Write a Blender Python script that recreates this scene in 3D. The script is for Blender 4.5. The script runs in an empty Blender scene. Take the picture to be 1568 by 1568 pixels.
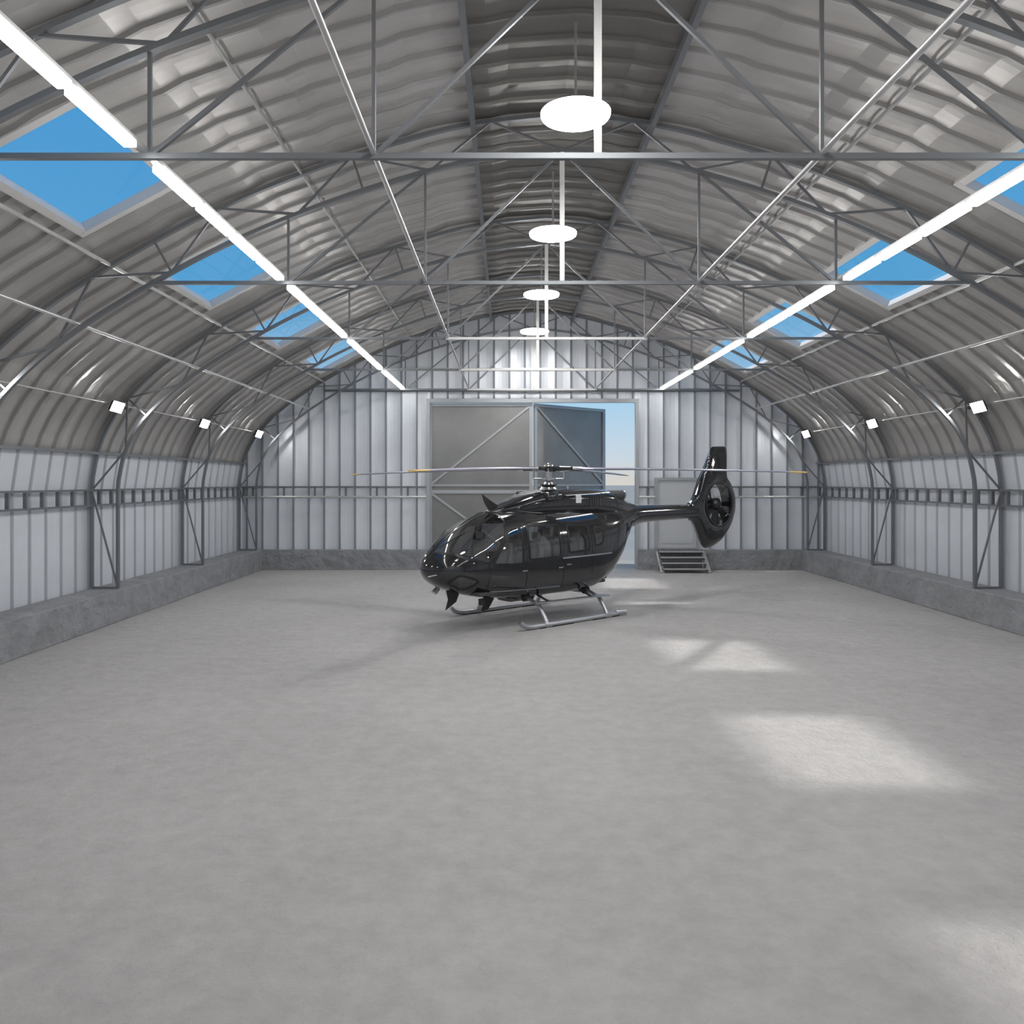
import bpy, math, random
import numpy as np
from mathutils import Vector, Matrix
random.seed(3)
scene = bpy.context.scene
CX = 0.9            # hangar centre line
YB = 27.65          # back wall
BAY = 4.9
TR = [27.2, 22.4, 17.5, 12.6, 7.7, 2.8, -2.1, -6.6]
YF = -7.0

# ------------------------------------------------------------ materials
def new_mat(name):
    m = bpy.data.materials.new(name); m.use_nodes = True
    nt = m.node_tree; nt.nodes.clear()
    out = nt.nodes.new('ShaderNodeOutputMaterial')
    return m, nt, out
def pbr(name, col, rough=0.5, metal=0.0, coat=0.0, var=0.0, vscale=3.0, bump=0.0, bscale=20.0, bdist=0.02):
    m, nt, out = new_mat(name)
    b = nt.nodes.new('ShaderNodeBsdfPrincipled')
    b.inputs['Base Color'].default_value = (*col, 1)
    b.inputs['Roughness'].default_value = rough
    b.inputs['Metallic'].default_value = metal
    b.inputs['Coat Weight'].default_value = coat
    b.inputs['Coat Roughness'].default_value = 0.02
    nt.links.new(b.outputs[0], out.inputs[0])
    tc = nt.nodes.new('ShaderNodeTexCoord')
    src = tc.outputs['Object']
    if var > 0:
        n = nt.nodes.new('ShaderNodeTexNoise'); n.inputs['Scale'].default_value = vscale
        n.inputs['Detail'].default_value = 6; n.inputs['Roughness'].default_value = 0.6
        nt.links.new(src, n.inputs['Vector'])
        r = nt.nodes.new('ShaderNodeValToRGB')
        r.color_ramp.elements[0].position = 0.3; r.color_ramp.elements[1].position = 0.7
        r.color_ramp.elements[0].color = (*[c*(1-var) for c in col], 1)
        r.color_ramp.elements[1].color = (*[min(1, c*(1+var)) for c in col], 1)
        nt.links.new(n.outputs['Fac'], r.inputs[0]); nt.links.new(r.outputs[0], b.inputs['Base Color'])
    if bump > 0:
        n2 = nt.nodes.new('ShaderNodeTexNoise'); n2.inputs['Scale'].default_value = bscale
        n2.inputs['Detail'].default_value = 5
        nt.links.new(src, n2.inputs['Vector'])
        bp = nt.nodes.new('ShaderNodeBump'); bp.inputs['Strength'].default_value = bump
        bp.inputs['Distance'].default_value = bdist
        nt.links.new(n2.outputs['Fac'], bp.inputs['Height']); nt.links.new(bp.outputs[0], b.inputs['Normal'])
    return m
def emis(name, col, s):
    m, nt, out = new_mat(name)
    e = nt.nodes.new('ShaderNodeEmission'); e.inputs[0].default_value = (*col, 1); e.inputs[1].default_value = s
    nt.links.new(e.outputs[0], out.inputs[0]); return m
def glass(name, tint, base=.05, edge=.7, rough=0.02):
    m, nt, out = new_mat(name)
    t = nt.nodes.new('ShaderNodeBsdfTransparent'); t.inputs[0].default_value = (*tint, 1)
    g = nt.nodes.new('ShaderNodeBsdfGlossy'); g.inputs['Roughness'].default_value = rough
    f = nt.nodes.new('ShaderNodeLayerWeight'); f.inputs[0].default_value = .5
    p = nt.nodes.new('ShaderNodeMath'); p.operation = 'POWER'; p.inputs[1].default_value = 3.5
    a = nt.nodes.new('ShaderNodeMath'); a.operation = 'MULTIPLY_ADD'; a.inputs[1].default_value = edge; a.inputs[2].default_value = base
    nt.links.new(f.outputs['Facing'], p.inputs[0]); nt.links.new(p.outputs[0], a.inputs[0])
    mx = nt.nodes.new('ShaderNodeMixShader')
    nt.links.new(a.outputs[0], mx.inputs[0]); nt.links.new(t.outputs[0], mx.inputs[1]); nt.links.new(g.outputs[0], mx.inputs[2])
    nt.links.new(mx.outputs[0], out.inputs[0]); return m

M_roof = pbr('roof_sheet', (0.56, 0.545, 0.53), 0.36, 0.62, var=0.08, vscale=1.2, bump=0.10, bscale=5, bdist=0.03)
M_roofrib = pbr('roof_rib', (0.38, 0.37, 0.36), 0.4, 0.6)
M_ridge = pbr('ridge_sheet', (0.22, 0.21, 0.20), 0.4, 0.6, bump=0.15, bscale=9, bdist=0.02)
M_wall = pbr('wall_sheet', (0.70, 0.73, 0.78), 0.40, 0.25, var=0.04, vscale=1.5, bump=0.06, bscale=3, bdist=0.03)
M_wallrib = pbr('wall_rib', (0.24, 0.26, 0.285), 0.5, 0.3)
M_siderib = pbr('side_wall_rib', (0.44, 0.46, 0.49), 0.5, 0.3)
M_steel = pbr('truss_steel', (0.20, 0.21, 0.225), 0.42, 0.5)
M_galv = pbr('galvanised_pipe', (0.62, 0.62, 0.62), 0.35, 0.7)
M_glaresteel = pbr('steel_lamp_glare', (0.70, 0.70, 0.69), 0.4)  # truss steel whitened in colour to imitate glare from the pendant lamps
M_frame = pbr('door_frame_paint', (0.40, 0.42, 0.44), 0.4, 0.4)
M_leaf = pbr('door_leaf_sheet', (0.25, 0.25, 0.25), 0.34, 0.6, var=0.1, vscale=1.0, bump=0.05, bscale=3)
M_concw = pbr('rough_plinth_concrete', (0.26, 0.265, 0.28), 0.9, var=0.15, vscale=2, bump=1.0, bscale=3.5, bdist=0.12)
M_sky_frame = pbr('skylight_frame', (0.55, 0.54, 0.53), 0.5)
M_glass = glass('skylight_glass', (0.95, 0.97, 1.0), .02, .3)
M_tube = emis('strip_tube_light', (1.0, 0.99, 0.97), 23)
M_pend = emis('pendant_disc_light', (1.0, 0.99, 0.97), 75)
M_flood = emis('floodlight_lens', (1.0, 0.99, 0.97), 110)
M_black = pbr('black_plastic', (0.02, 0.02, 0.022), 0.4)
M_mdoor = pbr('grey_door_panel', (0.50, 0.52, 0.54), 0.4, 0.1)

# floor
def floor_mat():
    m, nt, out = new_mat('concrete_floor')
    b = nt.nodes.new('ShaderNodeBsdfPrincipled'); b.inputs['Roughness'].default_value = 0.75
    nt.links.new(b.outputs[0], out.inputs[0])
    tc = nt.nodes.new('ShaderNodeTexCoord')
    n1 = nt.nodes.new('ShaderNodeTexNoise'); n1.inputs['Scale'].default_value = 0.35; n1.inputs['Detail'].default_value = 8
    n2 = nt.nodes.new('ShaderNodeTexNoise'); n2.inputs['Scale'].default_value = 4; n2.inputs['Detail'].default_value = 10; n2.inputs['Roughness'].default_value = 0.7
    for n in (n1, n2): nt.links.new(tc.outputs['Object'], n.inputs['Vector'])
    r = nt.nodes.new('ShaderNodeValToRGB')
    r.color_ramp.elements[0].position = 0.35; r.color_ramp.elements[0].color = (0.385, 0.374, 0.370, 1)
    r.color_ramp.elements[1].position = 0.65; r.color_ramp.elements[1].color = (0.515, 0.502, 0.497, 1)
    mx = nt.nodes.new('ShaderNodeMath'); mx.operation = 'MULTIPLY_ADD'; mx.inputs[1].default_value = 0.6
    h = nt.nodes.new('ShaderNodeMath'); h.operation = 'MULTIPLY'; h.inputs[1].default_value = 0.4
    nt.links.new(n1.outputs['Fac'], h.inputs[0]); nt.links.new(n2.outputs['Fac'], mx.inputs[0]); nt.links.new(h.outputs[0], mx.inputs[2])
    nt.links.new(mx.outputs[0], r.inputs[0]); nt.links.new(r.outputs[0], b.inputs['Base Color'])
    bp = nt.nodes.new('ShaderNodeBump'); bp.inputs['Strength'].default_value = 1.0; bp.inputs['Distance'].default_value = 0.09
    nt.links.new(n2.outputs['Fac'], bp.inputs['Height']); nt.links.new(bp.outputs[0], b.inputs['Normal'])
    return m
M_floor = floor_mat()
M_sand = pbr('desert_sand', (0.42, 0.38, 0.33), 0.95, var=0.1, vscale=0.2)
M_sand.node_tree.nodes['Principled BSDF'].inputs['Specular IOR Level'].default_value = 0.0

# ------------------------------------------------------------ mesh builder
class MB:
    def __init__(s, mats): s.v = []; s.f = []; s.m = []; s.mats = mats; s.sm = []
    def add(s, vs, fs, m=0, smooth=False):
        o = len(s.v); s.v += [tuple(p) for p in vs]
        for f in fs: s.f.append(tuple(o+i for i in f)); s.m.append(m); s.sm.append(smooth)
    def box(s, lo, hi, m=0):
        x0, y0, z0 = lo; x1, y1, z1 = hi
        s.add([(x0,y0,z0),(x1,y0,z0),(x1,y1,z0),(x0,y1,z0),(x0,y0,z1),(x1,y0,z1),(x1,y1,z1),(x0,y1,z1)],
              [(0,3,2,1),(4,5,6,7),(0,1,5,4),(1,2,6,5),(2,3,7,6),(3,0,4,7)], m)
    def bar(s, p, q, w, h=None, m=0, up=None):
        h = h or w; p = Vector(p); q = Vector(q); t = (q-p)
        if t.length < 1e-6: return
        t.normalize(); up = Vector(up) if up else Vector((0,1,0))
        if abs(t.dot(up)) > 0.95: up = Vector((0,0,1))
        a = t.cross(up).normalized(); b = a.cross(t).normalized()
        vs = []
        for c in (p, q):
            for sx, sy in ((-1,-1),(1,-1),(1,1),(-1,1)): vs.append(c + a*sx*w/2 + b*sy*h/2)
        s.add(vs, [(0,3,2,1),(4,5,6,7),(0,1,5,4),(1,2,6,5),(2,3,7,6),(3,0,4,7)], m)
    def tube(s, pts, r, m=0, n=10, caps=True):
        pts = [Vector(p) for p in pts]; N = len(pts)
        rs = r if isinstance(r, (list, tuple)) else [r]*N
        rings = []; prev = None
        for i, p in enumerate(pts):
            t = (pts[min(i+1, N-1)] - pts[max(i-1, 0)]).normalized()
            if prev is None:
                up = Vector((0,0,1)) if abs(t.z) < 0.9 else Vector((1,0,0))
                a = t.cross(up).normalized()
            else:
                a = (prev - t*prev.dot(t)).normalized()
            b = t.cross(a); prev = a
            rings.append([p + (a*math.cos(2*math.pi*k/n) + b*math.sin(2*math.pi*k/n))*rs[i] for k in range(n)])
        vs = [v for ring in rings for v in ring]; fs = []
        for i in range(N-1):
            for k in range(n):
                fs.append((i*n+k, i*n+(k+1) % n, (i+1)*n+(k+1) % n, (i+1)*n+k))
        s.add(vs, fs, m, True)
        if caps:
            s.add(rings[0], [tuple(range(n))[::-1]], m); s.add(rings[-1], [tuple(range(n))], m)
    def loft(s, rings, m=0, smooth=True, cap=True):
        n = len(rings[0]); vs = [v for r in rings for v in r]; fs = []
        for i in range(len(rings)-1):
            for k in range(n): fs.append((i*n+k, i*n+(k+1) % n, (i+1)*n+(k+1) % n, (i+1)*n+k))
        if cap: fs.append(tuple(range(n))[::-1]); fs.append(tuple((len(rings)-1)*n+k for k in range(n)))
        s.add(vs, fs, m, smooth)
    def obj(s, name, parent=None, bevel=0):
        me = bpy.data.meshes.new(name); me.from_pydata(s.v, [], s.f)
        for m in s.mats: me.materials.append(m)
        me.polygons.foreach_set('material_index', s.m); me.polygons.foreach_set('use_smooth', s.sm)
        me.update(); o = bpy.data.objects.new(name, me); scene.collection.objects.link(o)
        if parent: o.parent = parent
        if bevel:
            bv = o.modifiers.new('bev', 'BEVEL'); bv.width = bevel; bv.segments = 3
        return o
def empty(name, loc=(0,0,0), rz=0):
    e = bpy.data.objects.new(name, None); scene.collection.objects.link(e); e.location = loc; e.rotation_euler = (0,0,rz); return e

def pchip(xs, ys):
    xs = np.array(xs, float); ys = np.array(ys, float)
    h = np.diff(xs); dl = np.diff(ys)/h; m = np.zeros_like(ys)
    for i in range(1, len(xs)-1):
        if dl[i-1]*dl[i] > 0:
            w1 = 2*h[i]+h[i-1]; w2 = h[i]+2*h[i-1]; m[i] = (w1+w2)/(w1/dl[i-1]+w2/dl[i])
    m[0] = dl[0]; m[-1] = dl[-1]
    def f(x):
        x = min(max(x, xs[0]), xs[-1]); i = min(int(np.searchsorted(xs, x, 'right'))-1, len(xs)-2); i = max(i, 0)
        t = (x-xs[i])/h[i]
        return float((2*t**3-3*t**2+1)*ys[i]+(t**3-2*t*t+t)*h[i]*m[i]+(-2*t**3+3*t*t)*ys[i+1]+(t**3-t*t)*h[i]*m[i+1])
    return f

# ------------------------------------------------------------ hangar profile
PR = [(10.25,0.0),(10.25,1.5),(10.25,2.9),(10.12,3.75),(9.75,4.6),(9.1,5.35),(8.2,6.08),(7.0,6.83),(5.9,7.42),(4.5,8.03),(3.0,8.55),(1.45,8.94),(0,9.1)]
arc = [0]
for a, b in zip(PR[:-1], PR[1:]): arc.append(arc[-1]+math.dist(a, b))
fx = pchip(arc, [p[0] for p in PR]); fz = pchip(arc, [p[1] for p in PR])
LEN = arc[-1]
def prof(s, off=0.0, side=1):
    e = 0.02; x, z = fx(s), fz(s)
    tx, tz = fx(min(s+e, LEN))-fx(max(s-e, 0)), fz(min(s+e, LEN))-fz(max(s-e, 0))
    l = math.hypot(tx, tz); nx, nz = -tz/l, tx/l
    if nx > 0 or nz > 0: nx, nz = -abs(nx), -abs(nz)
    if s >= LEN-1e-6: nx, nz = 0, -1
    return (side*(x+nx*off), z+nz*off)
xs_tab = [(fx(LEN*i/600), fz(LEN*i/600)) for i in range(601)]
def roof_h(x):
    x = abs(x)
    best = 0
    for (a, za), (b, zb) in zip(xs_tab[:-1], xs_tab[1:]):
        if b <= x <= a:
            t = 0 if a == b else (a-x)/(a-b); best = max(best, za+(zb-za)*t)
    return best
S_WALL = arc[3]; S_SK0 = arc[7]-.08; S_SK1 = arc[8]+.14; S_RIDGE = arc[11]

PER = BAY/9
fr = [0, .025, .10, .125, .35, .56, .78]; of = [0, .055, .055, 0, -.014, -.02, -.014]
SKY = [24.85, 19.95, 15.05, 10.15, 5.25]; SKL = 1.25
ds = []
d = YF
while d < YB:
    for f, o in zip(fr, of):
        dd = d+f*PER
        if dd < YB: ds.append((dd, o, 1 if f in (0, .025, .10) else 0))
    d += PER
ds.append((YB, 0, 0))
for c in SKY:
    ds = [q for q in ds if abs(q[0]-(c-SKL)) > 0.02 and abs(q[0]-(c+SKL)) > 0.02]
    ds += [(c-SKL, 0, 0), (c+SKL, 0, 0)]
ds.sort()
def rows(s0, s1, wall):
    ss = []
    marks = sorted(set([s0, s1]+[a for a in arc if s0 < a < s1]+[a for a in (S_SK0, S_SK1) if s0 < a < s1]))
    for a, b in zip(marks[:-1], marks[1:]):
        n = max(1, int((b-a)/(0.25 if not wall else 0.8)))
        ss += [a+(b-a)*i/n for i in range(n)]
    ss.append(s1)
    return ss
def build_part(name, sides, s0, s1, mats, wall):
    mb = MB(mats)
    for side in sides:
        ss = rows(s0, s1, wall)
        nD = len(ds); vs = []
        for s in ss:
            saw = 0.0
            if not wall: saw = 0.04*(((s-S_WALL)/1.35) % 1.0)
            for (dd, o, r) in ds:
                x, z = prof(s, (o*.6 if wall else o)+saw, side); vs.append((CX+x, dd, z))
        o0 = len(mb.v); mb.v += vs
        for i in range(len(ss)-1):
            sm = (ss[i]+ss[i+1])/2
            for j in range(nD-1):
                dm = (ds[j][0]+ds[j+1][0])/2
                if S_SK0 < sm < S_SK1 and any(abs(dm-c) < SKL for c in SKY): continue
                f = (o0+i*nD+j, o0+i*nD+j+1, o0+(i+1)*nD+j+1, o0+(i+1)*nD+j)
                mb.f.append(f if side > 0 else f[::-1]); mb.sm.append(False)
                mi = ds[j][2]
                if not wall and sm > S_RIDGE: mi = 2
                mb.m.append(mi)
    return mb.obj(name)
build_part('wall_left', [-1], 0, S_WALL, [M_wall, M_siderib], True)
build_part('wall_right', [1], 0, S_WALL, [M_wall, M_siderib], True)
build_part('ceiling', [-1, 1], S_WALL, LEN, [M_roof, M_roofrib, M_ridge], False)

# floor / ground
fl = MB([M_floor]); fl.box((CX-10.3, YF-0.1, -0.3), (CX+10.3, YB+0.15, 0)); fl.obj('floor')
gr = MB([M_sand]); gr.box((-300, YB+0.16, -0.35), (300, 600, -0.06)); gr.obj('desert_ground')

# back / front walls
DX0, DX1, DH = -3.6, 3.66, 5.88
def end_wall(name, y, sgn, door):
    mb = MB([M_wall, M_wallrib])
    xs = []
    n = int(20.5/PER)+1; x = -n*PER/2 - PER*0.5
    while x < 10.3:
        for f, o in zip(fr, of):
            xx = x+f*PER
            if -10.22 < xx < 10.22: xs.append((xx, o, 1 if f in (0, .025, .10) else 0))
        x += PER
    if door:
        xs = [q for q in xs if abs(q[0]-DX0) > .03 and abs(q[0]-DX1) > .03]+[(DX0, 0, 0), (DX1, 0, 0)]
    xs += [(-10.24, 0, 0), (10.24, 0, 0)]; xs.sort()
    for a, b in zip(xs[:-1], xs[1:]):
        xm = (a[0]+b[0])/2
        z0 = DH if (door and DX0 < xm < DX1) else 0.0
        ya, yb = y-sgn*a[1], y-sgn*b[1]
        vs = [(CX+a[0], ya, z0), (CX+b[0], yb, z0), (CX+b[0], yb, roof_h(b[0])), (CX+a[0], ya, roof_h(a[0]))]
        mb.add(vs, [(0,1,2,3)], a[2])
    return mb.obj(name)
end_wall('wall_back', YB, 1, True)
end_wall('wall_front', YF, -1, False)

# plinths
def plinth(name, lo, hi):
    mb = MB([M_concw]); mb.box(lo, hi); o = mb.obj(name)
    bv = o.modifiers.new('bev', 'BEVEL'); bv.width = 0.02; bv.segments = 2
plinth('baseboard_left', (CX-10.22, YF+.02, 0), (CX-9.44, YB-.02, 0.7))
plinth('baseboard_right', (CX+9.44, YF+.02, 0), (CX+10.22, YB-.02, 0.7))
mb = MB([M_concw])
mb.box((CX-9.44, 27.35, 0), (CX+DX0-.08, YB-.02, 0.7)); mb.box((CX+DX1+.08, 27.35, 0), (CX+9.44, YB-.02, 0.7)); mb.obj('baseboard_back')

# skylights
n = 0
for c in SKY:
    for side in (-1, 1):
        n += 1
        mb = MB([M_sky_frame, M_glass])
        a0 = prof(S_SK0, 0, side); a1 = prof(S_SK1, 0, side)
        A = Vector((CX+a0[0], 0, a0[1])); B = Vector((CX+a1[0], 0, a1[1]))
        t = (B-A).normalized(); nn = Vector((t.z, 0, -t.x)) if side < 0 else Vector((-t.z, 0, t.x))
        if nn.z < 0: nn = -nn
        up = (nn.x, 0, nn.z); dn = -nn*.02
        Y0 = Vector((0, c-SKL-.03, 0)); Y1 = Vector((0, c+SKL+.03, 0)); tt = t*.03
        mb.bar(A+Y0-t*.09+dn, B+Y0+t*.09+dn, .12, .14, 0, up); mb.bar(A+Y1-t*.09+dn, B+Y1+t*.09+dn, .12, .14, 0, up)
        mb.bar(A+Y0-tt+dn, A+Y1-tt+dn, .12, .135, 0, up); mb.bar(B+Y0+tt+dn, B+Y1+tt+dn, .12, .135, 0, up)
        g = nn*0.03
        mb.add([A+Y0+g, B+Y0+g, B+Y1+g, A+Y1+g], [(0,1,2,3)], 1)
        mb.obj('window_%d' % n)

# ------------------------------------------------------------ trusses
IN = 0.68
def inner_at_x(x):
    best = None
    for i in range(400):
        s = LEN*i/400; p = prof(s, IN)
        if best is None or abs(p[0]-x) < best[0]: best = (abs(p[0]-x), p)
    return best[1][1]
HT = 6.29
hin = {x: inner_at_x(x) for x in (0.0, 2.2, 4.4, 6.6)}
hin[0.0] = 9.1-IN
nodes_s = [0.72, 2.9]
ns = 11
for i in range(1, ns+1): nodes_s.append(2.9+(LEN-2.9)*i/ns)
for y in TR:
    mb = MB([M_steel, M_glaresteel])
    def P(p): return (CX+p[0], y, p[1])
    for side in (-1, 1):
        dense = [0.72+(LEN-0.72)*i/48 for i in range(49)]
        for off, w in ((0.10, .06), (IN, .06)):
            pts = [prof(s, off, side) for s in dense]
            if off == IN: pts[-1] = (0, 9.1-IN)
            for a, b in zip(pts[:-1], pts[1:]): mb.bar(P(a), P(b), w, .08)
        for i in range(len(nodes_s)-1):
            o = prof(nodes_s[i], .1, side); o2 = prof(nodes_s[i+1], .1, side)
            a = prof(nodes_s[i], IN, side); a2 = prof(nodes_s[i+1], IN, side)
            if i % 2 == 0: mb.bar(P(a), P(o2), .035)
            else: mb.bar(P(o), P(a2), .035)
            if i in (1, 3, 6, 9): mb.bar(P(o), P(a), .035)
        mb.bar(P(prof(.72, .1, side)), P(prof(.72, IN, side)), .06)
        for x, xt in ((2.2, 0.0), (4.4, 2.2), (6.6, 4.4)):
            if x < 6: mb.bar((CX+side*x, y, HT), (CX+side*x, y, hin[x]), .035)
            if x < 6: mb.bar((CX+side*x, y, HT), (CX+side*xt, y, hin[xt]), .04)
        mb.bar((CX+side*6.62, y, HT), (CX+side*2.25, y, HT), .055, .06)
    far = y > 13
    mb.bar((CX-2.25, y, HT), (CX+2.25, y, HT), .055, .063, 1 if far else 0)  # middle of the far ties takes the painted lamp glare
    mb.bar((CX, y, HT), (CX, y, 9.1-IN), .075, .05, 1)  # king post, lamp glare put into its colour
    mb.obj('roof_truss')

# longitudinal members
mb = MB([M_galv, M_steel])
y0, y1 = YF+.05, YB-.06
for side in (-1, 1):
    for x in (2.2,): mb.tube([(CX+side*x, y0, HT+.03), (CX+side*x, y1, HT+.03)], .028, 0, 8)
    p = prof(arc[6]+.08, .60, side); mb.tube([(CX+p[0], y0, p[1]), (CX+p[0], y1, p[1])], .032, 0, 8)
    for s in (arc[7]-.35, arc[9]+.3):
        p = prof(s, .10, side); mb.bar((CX+p[0], y0, p[1]), (CX+p[0], y1, p[1]), .03, .05, 0)
    p = prof(S_RIDGE, .16, side); mb.bar((CX+p[0], y0, p[1]), (CX+p[0], y1, p[1]), .08, .14, 1, (0,0,1))
    p = prof(S_WALL, .10, side); mb.bar((CX+p[0], y0, p[1]), (CX+p[0], y1, p[1]), .06, .06, 1)
    X = CX+side*10.12
    for z in (2.56, 2.9): mb.bar((X, y0, z), (X, y1, z), .05, .045, 1, (0,0,1))
    yy = y0+.2
    while yy < y1: mb.bar((X, yy, 2.56), (X, yy, 2.9), .07, .05, 1); yy += PER
mb.obj('roof_purlins')
mb = MB([M_galv, M_steel])
for (a, b) in ((-10.1, DX0-.1), (DX1+.1, 4.30), (5.92, 10.1)):
    mb.tube([(CX+a, YB-.24, 2.55), (CX+b, YB-.24, 2.55)], .04, 0, 8)
    mb.bar((CX+a, YB-.1, 2.9), (CX+b, YB-.1, 2.9), .05, .06, 1, (0,0,1))
    x = a+.3
    while x < b: mb.bar((CX+x, YB-.1, 2.56), (CX+x, YB-.1, 2.9), .06, .05, 1); x += PER*2
mb.bar((CX-7.3, YB-.1, HT), (CX+7.3, YB-.1, HT), .05, .07, 1, (0,0,1))
mb.bar((CX-5.2, YB-.1, 7.05), (CX+5.2, YB-.1, 7.05), .05, .06, 0, (0,0,1))
mb.obj('wall_girt')

# ------------------------------------------------------------ lamps
edges = sorted(TR)
for a, b in zip(edges[:-1], edges[1:]):
    for side in (-1, 1):
        mb = MB([M_galv, M_tube])
        X = CX+side*4.45
        mb.box((X-.04, a+.0, HT+.03), (X+.04, b, HT+.08), 0)
        L0, L1 = a+.25, b-.25; nseg = 4; l = (L1-L0)/nseg
        for i in range(nseg):
            mb.box((X-.058, L0+i*l+.05, HT-.035), (X+.058, L0+(i+1)*l-.05, HT+.03), 1)
        mb.obj('strip_light')
for c in [24.85, 19.95, 15.05, 10.15, 5.25, .35, -4.3]:
    mb = MB([M_galv, M_pend])
    n = 40; ring = lambda r, z: [(CX+r*math.cos(2*math.pi*k/n), c+r*math.sin(2*math.pi*k/n), z) for k in range(n)]
    mb.loft([ring(.44, 7.82), ring(.45, 7.84), ring(.45, 7.87)], 1, False, False)
    mb.add(ring(.44, 7.82), [tuple(range(n))[::-1]], 1)
    mb.loft([ring(.46, 7.87), ring(.30, 7.93), ring(.06, 7.97)], 0, True, True)
    mb.tube([(CX, c, 7.95), (CX, c, 9.05)], .018, 0, 8)
    mb.obj('pendant_lamp')
for c in [26.6, 21.8, 16.9, 12.0, 7.1, 2.2, -2.7]:
    for side in (-1, 1):
        mb = MB([M_black, M_flood, M_galv])
        p = Vector((CX+side*9.28, c, 4.70)); nrm = Vector((-side*.80, -.25, -.35)).normalized()
        a = Vector((0,1,0)); a = (a-nrm*a.dot(nrm)).normalized(); b = nrm.cross(a)
        w, h = .17, .12
        def q(s, u, v): return p+nrm*s+a*u+b*v
        vs = [q(0,-w,-h), q(0,w,-h), q(0,w,h), q(0,-w,h)]; vb = [q(-.08,-w*.8,-h*.8), q(-.08,w*.8,-h*.8), q(-.08,w*.8,h*.8), q(-.08,-w*.8,h*.8)]
        mb.add(vs+vb, [(4,7,6,5),(0,4,5,1),(1,5,6,2),(2,6,7,3),(3,7,4,0)], 0)
        vs2 = [q(.004,-w*.95,-h*.95), q(.004,w*.95,-h*.95), q(.004,w*.95,h*.95), q(.004,-w*.95,h*.95)]
        mb.add(vs2, [(0,1,2,3)], 1); mb.add([q(0,-w,-h), q(0,w,-h), q(0,w,h), q(0,-w,h)], [(0,1,2,3)], 0)
        mb.bar(p-nrm*.08, p-nrm*.16+Vector((0,0,.06)), .04, .04, 0)
        mb.bar(p-nrm*.06+Vector((0,.15,0)), p-nrm*.06+Vector((0,.42,.0)), .07, .07, 0)
        mb.obj('floodlight')
mb = MB([M_galv])
for side in (-1, 1): mb.tube([(CX+side*9.42, YF+.1, 4.78), (CX+side*9.42, YB-.1, 4.78)], .018, 0, 8)
mb.obj('conduit_pipe')

# ------------------------------------------------------------ doors
mb = MB([M_frame])
mb.box((CX+DX0-.10, YB-.14, 0), (CX+DX0+.02, YB+.05, DH)); mb.box((CX+DX1-.02, YB-.14, 0), (CX+DX1+.10, YB+.05, DH))
mb.box((CX+DX0-.11, YB-.145, DH-.01), (CX+DX1+.11, YB+.05, DH+.12)); mb.obj('trim_1')
def leaf(name, p0, p1, flip):
    p0 = Vector(p0); p1 = Vector(p1); L = (p1-p0).length; t = (p1-p0).normalized(); nn = Vector((t.y, -t.x, 0))
    mb = MB([M_leaf, M_frame]); H = DH-.03
    def q(u, z, s=0): return p0+t*u+Vector((0,0,z))+nn*s
    def b(u0, z0, u1, z1, w=.12, th=.06): mb.bar(q(u0,z0,.04), q(u1,z1,.04), w, th, 1, nn)
    mb.bar(q(0, H/2), q(L, H/2), H-.04, .02, 0, nn)
    b(.06,.02,.06,H); b(L-.06,.02,L-.06,H); b(.005,H-.06,L-.005,H-.06,.11,.064); b(.005,.08,L-.005,.08,.11,.064); b(.005,2.72,L-.005,2.72,.12,.064); b(.005,2.95,L-.005,2.95,.07,.064)
    if not flip: b(.1,3.0,L-.1,H-.1,.07,.05); b(.1,2.66,L-.1,.12,.07,.05)
    else: b(.1,H-.1,L-.1,3.0,.07,.05); b(.1,.12,L-.1,2.66,.07,.05)
    return mb.obj(name)
leaf('door_1', (CX+DX0-.04, YB+.10, .01), (CX+.04, YB+.10, .01), False)
leaf('door_2', (CX+.07, YB+.12, .01), (CX+2.86, YB+2.42, .01), True)
# personnel door
mb = MB([M_mdoor, M_frame, M_black])
X0, X1, Z0, Z1 = 5.28, 6.72, .72, 3.18
yd = YB-.09
mb.box((X0, yd, Z0), (X1, yd+.05, Z1), 0)
for lo, hi in (((X0-.05, yd-.05, Z0), (X0+.05, yd+.05, Z1-.05)), ((X1-.05, yd-.05, Z0), (X1+.05, yd+.05, Z1-.05)), ((X0-.06, yd-.055, Z1-.05), (X1+.06, yd+.05, Z1+.05)), ((X0+.05, yd-.05, Z0), (X1-.05, yd+.05, Z0+.06))): mb.box(lo, hi, 1)
mb.box((X0+.14, yd-.015, Z0+.2), (X1-.14, yd, Z0+1.1), 0); mb.box((X0+.14, yd-.015, Z0+1.25), (X1-.14, yd, Z1-.2), 0)
mb.bar((X1-.2, yd-.07, 1.75), (X1-.34, yd-.07, 1.75), .03, .03, 2); mb.box((X1-.22, yd-.07, 1.7), (X1-.17, yd, 1.8), 2)
mb.obj('door_3')
mb = MB([M_black, M_galv])
sx0, sx1 = 5.28, 6.85
for i in range(4):
    z = .7-.175*i; yy = 27.33-.22*i
    mb.box((sx0, yy-.26, z-.05), (sx1, yy, z-.01), 0); mb.box((sx0, yy-.28, z-.055), (sx1, yy-.26, z-.005), 1)
for x in (sx0, sx1):
    mb.bar((x, 27.3, .62), (x, 26.42, .02), .04, .14, 1, (1,0,0)); mb.bar((x, 27.3, .0), (x, 27.3, .68), .04, .04, 1)
mb.obj('entry_steps')

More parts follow.
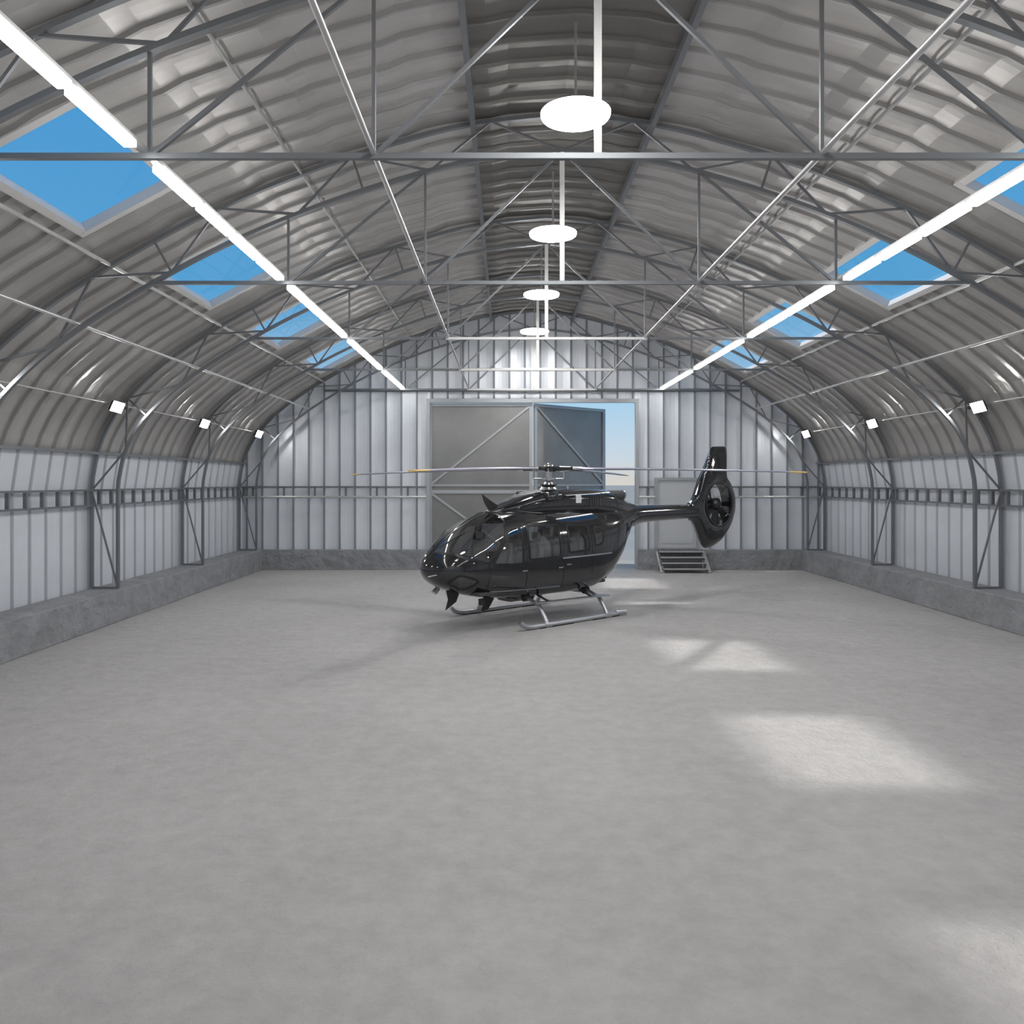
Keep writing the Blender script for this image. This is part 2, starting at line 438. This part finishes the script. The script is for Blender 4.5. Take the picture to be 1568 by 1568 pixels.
# ------------------------------------------------------------ helicopter
heli = empty('helicopter', (.99, 18.3, 0), 0)
heli.rotation_euler = (0, 0, math.atan2(.643, .766))
def LV(u, v, z): return Vector((u, -v, z))
M_paint = pbr('black_gloss_paint', (0.009, 0.0095, 0.012), 0.12, 0.0, coat=1.0)
M_hglass = glass('helicopter_glass', (0.62, 0.64, 0.66), .16, .85, 0.008)
M_seal = pbr('window_seal', (0.01, 0.01, 0.011), 0.35)
M_seat = pbr('seat_fabric', (0.22, 0.215, 0.21), 0.8)
M_dark = pbr('cabin_dark', (0.07, 0.07, 0.075), 0.7)
M_skid = pbr('skid_metal', (0.50, 0.51, 0.54), 0.28, 0.85)
M_blade = pbr('rotor_blade_grey', (0.34, 0.33, 0.42), 0.3, 0.2)
M_tip = pbr('blade_tip_orange', (0.70, 0.48, 0.16), 0.5)
M_chrome = pbr('polished_metal', (0.6, 0.6, 0.62), 0.2, 1.0)
M_white = pbr('white_label', (0.75, 0.77, 0.8), 0.4)
st = [(-3.5,0,1.28,1.28,1.28,2.0),(-3.45,.20,1.13,1.28,1.43,2.0),(-3.3,.42,.98,1.26,1.63,2.1),(-3.0,.63,.83,1.22,1.90,2.2),(-2.6,.78,.70,1.2,2.14,2.3),
      (-2.2,.86,.62,1.2,2.32,2.5),(-1.75,.89,.57,1.2,2.44,2.7),(-1.2,.90,.54,1.2,2.50,2.9),(0,.90,.53,1.2,2.52,3.0),(.8,.88,.56,1.25,2.52,3.0),
      (1.4,.80,.74,1.4,2.52,2.8),(1.9,.66,1.10,1.7,2.52,2.6),(2.3,.48,1.52,1.95,2.52,2.3),(2.75,.31,1.90,2.2,2.51,2.1),(3.3,.24,2.02,2.25,2.49,2.0),(5.6,.17,2.08,2.27,2.46,2.0)]
gx = [math.sqrt(s[0]+3.5) for s in st]
F = [pchip(gx, [s[i] for s in st]) for i in range(1, 6)]
cacheS = {}
def sec(u):
    k = round(u, 5)
    if k not in cacheS:
        g = math.sqrt(max(0, u+3.5)); cacheS[k] = tuple(f(g) for f in F)
    return cacheS[k]
def S(u, a):
    w, zb, zc, zt, n = sec(u); sn, cs = math.sin(a), math.cos(a)
    v = w*math.copysign(abs(sn)**(2/n), sn); h = (zt-zc) if cs > 0 else (zc-zb)
    return LV(u, v, zc+h*math.copysign(abs(cs)**(2/n), cs))
def a_of(u, z):
    w, zb, zc, zt, n = sec(u)
    if z >= zc: return math.acos(min(1, max(0, (z-zc)/(zt-zc)))**(n/2))
    return math.pi-math.acos(min(1, max(0, (zc-z)/(zc-zb)))**(n/2))
def chaikin(p, it=3, cut=.2):
    for _ in range(it):
        q = []
        for i in range(len(p)):
            a, b = p[i], p[(i+1) % len(p)]
            q.append((a[0]*(1-cut)+b[0]*cut, a[1]*(1-cut)+b[1]*cut)); q.append((a[0]*cut+b[0]*(1-cut), a[1]*cut+b[1]*(1-cut)))
        p = q
    return p
def dens(p, step=.12):
    q = []
    for i in range(len(p)):
        a, b = p[i], p[(i+1) % len(p)]; n = max(1, int(math.dist(a, b)/step))
        q += [(a[0]+(b[0]-a[0])*k/n, a[1]+(b[1]-a[1])*k/n) for k in range(n)]
    return q
def inside(p, x, y):
    c = False; n = len(p)
    for i in range(n):
        a, b = p[i], p[i-1]
        if (a[1] > y) != (b[1] > y) and x < (b[0]-a[0])*(y-a[1])/(b[1]-a[1])+a[0]: c = not c
    return c
wins = []
wins.append(chaikin(dens([(-3.34,.06),(-3.24,.62),(-2.95,1.16),(-2.42,1.44),(-1.98,1.04),(-1.84,.6),(-1.84,.05)], .25), 2))
for poly in ([(-2.34,1.38),(-1.56,1.34),(-1.53,2.12),(-1.83,2.10)],
             [(-1.38,1.42),(-.46,1.44),(-.46,2.14),(-1.38,2.15)],
             [(-.20,1.50),(.46,1.54),(.46,2.10),(-.20,2.12)],
             [(.64,1.60),(.96,1.68),(.98,2.02),(.64,2.06)],
             [(-3.2,1.02),(-2.86,.86),(-2.62,1.06),(-3.05,1.2)]):
    pz = chaikin(dens(poly, .18), 2)
    wins.append([(u, a_of(u, z)) for u, z in pz])
bb = [(min(p[0] for p in w), max(p[0] for p in w), min(p[1] for p in w), max(p[1] for p in w)) for w in wins]
us = [-3.5+k*k for k in np.linspace(0, 0.9, 44)]
u = us[-1]
while u < 2.7: u += .03; us.append(u)
while u < 5.6: u += .2; us.append(min(u, 5.6))
us[0] = -3.4999
NA = 180
mb = MB([M_paint, M_hglass])
vs = []
for u in us:
    for k in range(NA): vs.append(S(u, 2*math.pi*k/NA))
mb.v = [tuple(v) for v in vs]
for i in range(len(us)-1):
    um = (us[i]+us[i+1])/2
    cand = [(w, b) for w, b in zip(wins, bb) if b[0] <= um <= b[1]]
    for k in range(NA):
        am = 2*math.pi*(k+.5)/NA; am = am if am < math.pi else 2*math.pi-am
        mi = 0
        for w, b in cand:
            if b[2] <= am <= b[3] and inside(w, um, am): mi = 1; break
        mb.f.append((i*NA+k, i*NA+(k+1) % NA, (i+1)*NA+(k+1) % NA, (i+1)*NA+k)); mb.m.append(mi); mb.sm.append(True)
mb.obj('fuselage', heli)
# seals & lines
def nrm(u, a):
    e = .004; du = S(u+e, a)-S(u-e, a); da = S(u, a+e)-S(u, a-e)
    N = du.cross(da).normalized(); w, zb, zc, zt, n = sec(u)
    c = LV(u, 0, zc)
    if N.dot(S(u, a)-c) < 0: N = -N
    return N
def ribbon(mb, pts, wd, lift, m, closed=True, sgn=1):
    P = [S(u, a*sgn) for u, a in pts]; N = [nrm(u, a*sgn) for u, a in pts]; n = len(P); vs = []
    for i in range(n):
        t = (P[(i+1) % n]-P[i-1]) if closed else (P[min(i+1, n-1)]-P[max(i-1, 0)])
        B = N[i].cross(t.normalized()).normalized()
        vs += [P[i]-B*wd/2-N[i]*.004, P[i]-B*wd/2*.9+N[i]*lift, P[i]+B*wd/2*.9+N[i]*lift, P[i]+B*wd/2-N[i]*.004]
    fs = []
    for i in range(n if closed else n-1):
        j = (i+1) % n
        for c in range(3): fs.append((i*4+c, i*4+c+1, j*4+c+1, j*4+c))
    mb.add(vs, fs, m, False)
mb = MB([M_seal, M_chrome, M_skid])
for w in wins:
    for sg in (1, -1): ribbon(mb, w, .055, .008, 0, True, sg)
def zline(u0, u1, z0, z1, wd, m, lift=.012):
    n = 30
    for sg in (1, -1): ribbon(mb, [(u0+(u1-u0)*i/n, a_of(u0+(u1-u0)*i/n, z0+(z1-z0)*i/n)) for i in range(n+1)], wd, lift, m, False, sg)
zline(-.42, 1.25, 1.40, 1.42, .035, 2, .02)
zline(-2.3, -.42, .80, .78, .02, 2)  # bright strip imitating a thin reflection along the door bottom
def uline(u, z0, z1, m=0, wd=.018):
    n = 24
    for sg in (1, -1): ribbon(mb, [(u, a_of(u, z0+(z1-z0)*i/n)) for i in range(n+1)], wd, .004, m, False, sg)
for u, z0, z1 in ((-2.42, .8, 1.4), (-1.46, .75, 2.25), (-.38, .75, 2.25), (.55, 1.0, 2.2)): uline(u, z0, z1, 0)
for u, z in ((-1.6, 1.2), (-.55, 1.2), (-.3, 1.25)):
    n = 4; ribbon(mb, [(u+.14*i/n, a_of(u, z)) for i in range(n+1)], .03, .02, 1, False, 1)
mb.obj('window_seals_and_trim', heli)
# interior
mb = MB([M_dark, M_seat, M_black])
mb.box((-2.6, -.7, .72), (1.2, .7, .80), 0)
mb.box((-2.95, -.5, .85), (-2.55, .5, 1.45), 2); mb.box((-2.62, -.45, 1.4), (-2.5, .45, 1.55), 2)
mb.box((-2.6, -.12, .8), (-2.0, .12, 1.25), 2)
mb.box((1.15, -.7, .8), (1.25, .7, 2.3), 0)
for u0 in (-1.75, -.9, .35):
    for yc in ((-.42, .42) if u0 < -1.5 else (-.5, 0, .5)):
        w = .24 if u0 < -1.5 else .21
        mb.box((u0-.42, yc-w, 1.05), (u0+.05, yc+w, 1.18), 1); mb.box((u0-.36, yc-w*.7, .8), (u0, yc+w*.7, 1.05), 0)
        mb.box((u0, yc-w, 1.15), (u0+.12, yc+w, 1.78), 1); mb.box((u0+.01, yc-w*.55, 1.8), (u0+.1, yc+w*.55, 1.98), 1)
mb.obj('cabin_interior', heli, .035)
# cowling
cs = [(-1.85,.06,2.40,2.45),(-1.6,.24,2.36,2.54),(-1.2,.40,2.3,2.68),(-.75,.50,2.3,2.82),(-.3,.56,2.3,2.90),(.3,.60,2.3,2.93),(1.0,.62,2.3,2.93),(1.6,.56,2.25,2.90),(2.05,.46,2.2,2.80),(2.45,.33,2.2,2.64),(3.0,.15,2.3,2.50)]
Fc = [pchip([c[0] for c in cs], [c[i] for c in cs]) for i in (1, 2, 3)]
mb = MB([M_paint, M_dark, M_chrome, M_white])
rings = []
for i in range(70):
    u = -1.85+4.85*i/69; w, zb, zt = (f(u) for f in Fc); n = 3.0
    ring = []
    for k in range(56):
        a = 2*math.pi*k/56; sn, c = math.sin(a), math.cos(a); zm = (zb+zt)/2
        ring.append(LV(u, w*math.copysign(abs(sn)**(2/n), sn), zm+(zt-zb)/2*math.copysign(abs(c)**(2/n), c)))
    rings.append(ring)
mb.loft(rings, 0)
for sg in (-1, 1):
    mb.loft([[LV(-.55+.05*q, sg*.44+r*math.cos(a)*.14, 2.74+r*math.sin(a)*.11) for a in [2*math.pi*k/20 for k in range(20)]] for q, r in ((0, 1.0), (.3, 1.15), (8, 1.0), (14, .3))], 0)
    mb.loft([[LV(-.556-.0*q, sg*.44+r*math.cos(a)*.14, 2.74+r*math.sin(a)*.11) for a in [2*math.pi*k/20 for k in range(20)]] for q, r in ((0, .85), (1, .6))], 1)
    mb.tube([LV(1.3, sg*.28, 2.72), LV(1.7, sg*.32, 2.76), LV(2.15, sg*.36, 2.76)], [.12, .12, .12], 1, 16)
    mb.tube([LV(2.14, sg*.36, 2.76), LV(2.18, sg*.363, 2.76)], .125, 2, 16)
    mb.box((.30, -sg*.606-.012, 2.60), (.46, -sg*.606+.012, 2.78), 3)
    for q in range(5): mb.box((.75+.08*q, -sg*.615-.012, 2.5), (.79+.08*q, -sg*.615+.012, 2.72), 1)
mb.tube([LV(.62, 0, 2.9), LV(.62, 0, 3.02)], .04, 2, 10)
mb.obj('engine_cowling', heli)
# mast, hub
mb = MB([M_chrome, M_black, M_paint])
mb.tube([LV(0,0,2.88), LV(0,0,3.0), LV(0,0,3.12)], [.24, .15, .10], 0, 20)
mb.tube([LV(0,0,3.1), LV(0,0,3.36)], .075, 0, 16)
mb.tube([LV(0,0,3.0), LV(0,0,3.03)], .2, 1, 20); mb.tube([LV(0,0,3.14), LV(0,0,3.18)], .17, 0, 20)
mb.tube([LV(0,0,3.33), LV(0,0,3.45)], .17, 1, 20); mb.tube([LV(0,0,3.45), LV(0,0,3.5), LV(0,0,3.53)], [.12, .1, .03], 0, 16)
PH = -math.radians(26.5)-math.atan2(.643, .766)   # blade azimuth, local
R = 5.67
for b in range(4):
    a = PH+b*math.pi/2; c = Vector((math.cos(a), math.sin(a), 0)); s = Vector((-math.sin(a), math.cos(a), 0))
    mb.bar(c*.1+Vector((0,0,3.39)), c*.62+Vector((0,0,3.39)), .16, .09, 1, (0,0,1))
    mb.tube([c*.3+Vector((0,0,3.39)), c*.85+Vector((0,0,3.385))], [.07, .045], 0, 10)
    p = c*.33+s*.13
    mb.tube([p+Vector((0,0,3.16)), p+Vector((0,0,3.40))], .018, 0, 8); mb.tube([p+Vector((0,0,3.16)), Vector((p.x*.35,p.y*.35,3.16))], .018, 0, 8)
mb.obj('rotor_mast_and_hub', heli)
for b in range(4):
    a = PH+b*math.pi/2; c = Vector((math.cos(a), math.sin(a), 0)); s = Vector((-math.sin(a), math.cos(a), 0))
    mb = MB([M_blade, M_tip]); rings = []
    rr = [.7, .95, 1.2, 2, 3, 4, 5.1, 5.35, 5.55, R]
    def ringf(r):
        ch = np.interp(r, [.7, 1.2, 5.2, R], [.06, .17, .17, .10]); th = np.interp(r, [.7, 1.2, R], [.038, .030, .018])
        z = 3.385-.11*(r/R)**2; off = -.0 if r < 5.3 else -.06*(r-5.3)/.37
        ct = c*r+Vector((0,0,z))+s*off
        return [ct+s*ch, ct+s*ch*.3+Vector((0,0,th)), ct-s*ch*.6+Vector((0,0,th)), ct-s*ch, ct-s*ch*.6-Vector((0,0,th*.8)), ct+s*ch*.3-Vector((0,0,th*.8))]
    mb.loft([ringf(r) for r in rr if r <= 5.35], 0, False); mb.loft([ringf(r) for r in rr if r >= 5.35], 1, False)
    mb.obj('rotor_blade_%d' % (b+1), heli)
# tail fenestron
FC = (6.5, 2.45); FR = .62
outl = [(5.2,2.46),(5.55,2.62),(5.72,2.95),(5.85,3.2),(6.05,3.5),(6.22,3.85),(6.34,4.09),(7.10,4.12),(7.0,3.7),(6.92,3.28),(7.12,3.1),(7.3,2.85),(7.38,2.55),(7.37,2.25),(7.22,1.9),(7.0,1.62),(6.74,1.38),(6.3,1.20),(6.0,1.20),(5.82,1.42),(5.66,1.75),(5.5,1.98),(5.2,2.09)]
outl = chaikin(dens(outl, .3), 2, .2)
M_fan = pbr('fan_dark_metal', (0.05, 0.05, 0.055), 0.3, 0.6)
mb = MB([M_paint, M_fan, M_chrome])
N = len(outl)
def ang(p): return math.atan2(p[1]-FC[1], p[0]-FC[0])
circ = [(FC[0]+FR*math.cos(ang(p)), FC[1]+FR*math.sin(ang(p))) for p in outl]
for i in range(N):
    j = (i+1) % N
    def row(idx, sg):
        o, c = outl[idx], circ[idx]; pts = []
        for t in (0, .03, .25, .5, .75, .93, 1.0):
            p = (c[0]+(o[0]-c[0])*t, c[1]+(o[1]-c[1])*t)
            th = {0: .15, .03: .19}.get(t, None)
            if th is None:
                dd = math.dist(p, c); th = max(.07, .19-.13*dd)
                if t == 1.0: th = .0
                elif t == .93: th *= .7
            pts.append(LV(p[0], sg*th, p[1]))
        return pts
    for sg in (-1, 1):
        A, B = row(i, sg), row(j, sg)
        mb.add(A+B, [(k, k+1, 8+k, 7+k) for k in range(6)], 0, True)
    c0, c1 = circ[i], circ[j]
    mb.add([LV(c0[0], -.15, c0[1]), LV(c1[0], -.15, c1[1]), LV(c1[0], .15, c1[1]), LV(c0[0], .15, c0[1])], [(0,1,2,3)], 0, True)
rg = [LV(FC[0]+FR*math.cos(t), .18, FC[1]+FR*math.sin(t)) for t in [2*math.pi*k/48 for k in range(49)]]
mb.tube(rg, .022, 1, 8, False)
mb.tube([LV(FC[0], -.16, FC[1]), LV(FC[0], .12, FC[1]), LV(FC[0], .2, FC[1])], [.17, .17, .07], 1, 20)
for k in range(10):
    t = 2*math.pi*k/10+.2*math.sin(k*2.1); er = Vector((math.cos(t), 0, math.sin(t))); et = Vector((-math.sin(t), 0, math.cos(t))); C = LV(FC[0], .03, FC[1])
    vs = []
    for r, w in ((.15, .05), (.4, .065), (FR-.015, .07)):
        vs += [C+er*r+et*w+Vector((0,-.05,0)), C+er*r-et*w+Vector((0,.05,0))]
    mb.add(vs, [(0,1,3,2),(2,3,5,4)], 1)
    if k % 3 == 0: mb.bar(C+er*.1+Vector((0,.12,0)), C+er*FR+Vector((0,.12,0)), .05, .03, 0)
mb.obj('shrouded_tail_rotor_and_fin', heli)
# skids
mb = MB([M_skid, M_black, M_paint])
for sg in (-1, 1):
    v = sg*1.2
    pts = [LV(-1.92, v, .20), LV(-1.86, v, .13), LV(-1.74, v, .075), LV(-1.58, v, .052), LV(-1.3, v, .05), LV(1.05, v, .05), LV(1.12, v, .055)]
    mb.tube(pts, .05, 0, 14)
    mb.box((-1.4, -v-.045, .0), (-.4, -v+.045, .03), 1); mb.box((.2, -v-.045, .0), (1.05, -v+.045, .03), 1)
    for u in (-1.15, .72):
        mb.tube([LV(u, sg*.25, .52), LV(u, sg*.6, .54), LV(u, sg*.92, .44), LV(u, sg*1.10, .22), LV(u, v, .06)], [.042, .042, .044, .046, .05], 0, 12)
        mb.tube([LV(u-.09, v, .052), LV(u+.09, v, .052)], .064, 0, 14)
    mb.bar(LV(-1.25, sg*1.0, .50), LV(.95, sg*1.0, .47), .13, .03, 0, (0,0,1))
    for u in (-.9, .4): mb.bar(LV(u, sg*1.0, .49), LV(u, sg*.6, .60), .04, .03, 1)
for u in (-1.15, .72): mb.tube([LV(u, -.3, .52), LV(u, .3, .52)], .045, 0, 12)
for u in (-1.15, .72):
    for sg in (-1, 1): mb.tube([LV(u-.07, sg*.5, .55), LV(u+.07, sg*.5, .55)], .08, 1, 12)
mb.tube([LV(1.0, 1.2, .08), LV(1.25, 1.28, .08)], .05, 0, 10)
mb.obj('landing_skids', heli)
# antennas, wire cutters, belly details
mb = MB([M_black, M_paint, M_skid])
def fin(p, m=0, th=.025):
    a = [LV(q[0], th/2, q[1]) for q in p]; b = [LV(q[0], -th/2, q[1]) for q in p]; n = len(p)
    mb.add(a+b, [tuple(range(n)), tuple(range(n, 2*n))[::-1]]+[(i, (i+1) % n, n+(i+1) % n, n+i) for i in range(n)], m)
fin([(-1.75,2.42),(-1.45,2.52),(-1.75,2.68),(-1.98,2.82),(-1.91,2.64)])
fin([(-2.95,.86),(-2.6,.72),(-2.68,.55),(-2.95,.40),(-2.88,.62)])
fin([(-1.9,.60),(-1.6,.60),(-1.72,.42),(-1.82,.30),(-2.0,.28)])
fin([(-.7,.55),(-.4,.55),(-.5,.38),(-.62,.38)])
fin([(-1.45,.54),(-.85,.54),(-.95,.44),(-1.35,.44)], 1, .4)
mb.tube([LV(-2.3,.4,.62), LV(-2.3,.4,.50)], .07, 0, 16); mb.tube([LV(-3.0,-.2,.86), LV(-3.1,-.2,.76)], [.06,.065], 2, 16)
mb.tube([LV(-3.2, .12, 1.74), LV(-2.7, .35, 2.05)], .012, 0, 6); mb.tube([LV(-3.2, -.12, 1.74), LV(-2.7, -.35, 2.05)], .012, 0, 6)
mb.tube([LV(-3.40, .32, 1.2), LV(-3.62, .34, 1.18)], .014, 2, 8)
mb.obj('antennas_and_belly_fittings', heli)

# ------------------------------------------------------------ light
sd = bpy.data.lights.new('sun', 'SUN'); sd.energy = 3.6; sd.angle = math.radians(2.4); sd.color = (1, .96, .9)
so = bpy.data.objects.new('sun', sd); scene.collection.objects.link(so)
dirv = Vector((9.4, -1.0, -7.1)).normalized(); so.rotation_euler = dirv.to_track_quat('-Z', 'Y').to_euler(); so.location = (-30, 20, 30)
w = bpy.data.worlds.new('sky'); scene.world = w; w.use_nodes = True; nt = w.node_tree; nt.nodes.clear()
out = nt.nodes.new('ShaderNodeOutputWorld'); bg = nt.nodes.new('ShaderNodeBackground'); nt.links.new(bg.outputs[0], out.inputs[0])
tc = nt.nodes.new('ShaderNodeTexCoord'); sp = nt.nodes.new('ShaderNodeSeparateXYZ'); nt.links.new(tc.outputs['Generated'], sp.inputs[0])
rp = nt.nodes.new('ShaderNodeValToRGB'); nt.links.new(sp.outputs['Z'], rp.inputs[0]); nt.links.new(rp.outputs[0], bg.inputs[0])
e = rp.color_ramp.elements; e[0].position = 0.0; e[0].color = (.66, .64, .60, 1); e[1].position = .22; e[1].color = (.10, .38, .68, 1)
x = e.new(.03); x.color = (.58, .68, .76, 1); x = e.new(.10); x.color = (.40, .64, .84, 1); x = e.new(.6); x.color = (.045, .28, .64, 1)
bg.inputs[1].default_value = 1.0

cam = bpy.data.cameras.new('camera'); co = bpy.data.objects.new('camera', cam); scene.collection.objects.link(co)
co.location = (0, 0, 3.1); co.rotation_euler = (math.radians(90), 0, 0)
cam.sensor_width = 36; cam.lens = 1200/1568*36; cam.shift_x = 9/1568; cam.shift_y = -47/1568; cam.clip_end = 1500
scene.camera = co
scene.view_settings.view_transform = 'Standard'
scene.view_settings.look = 'None'
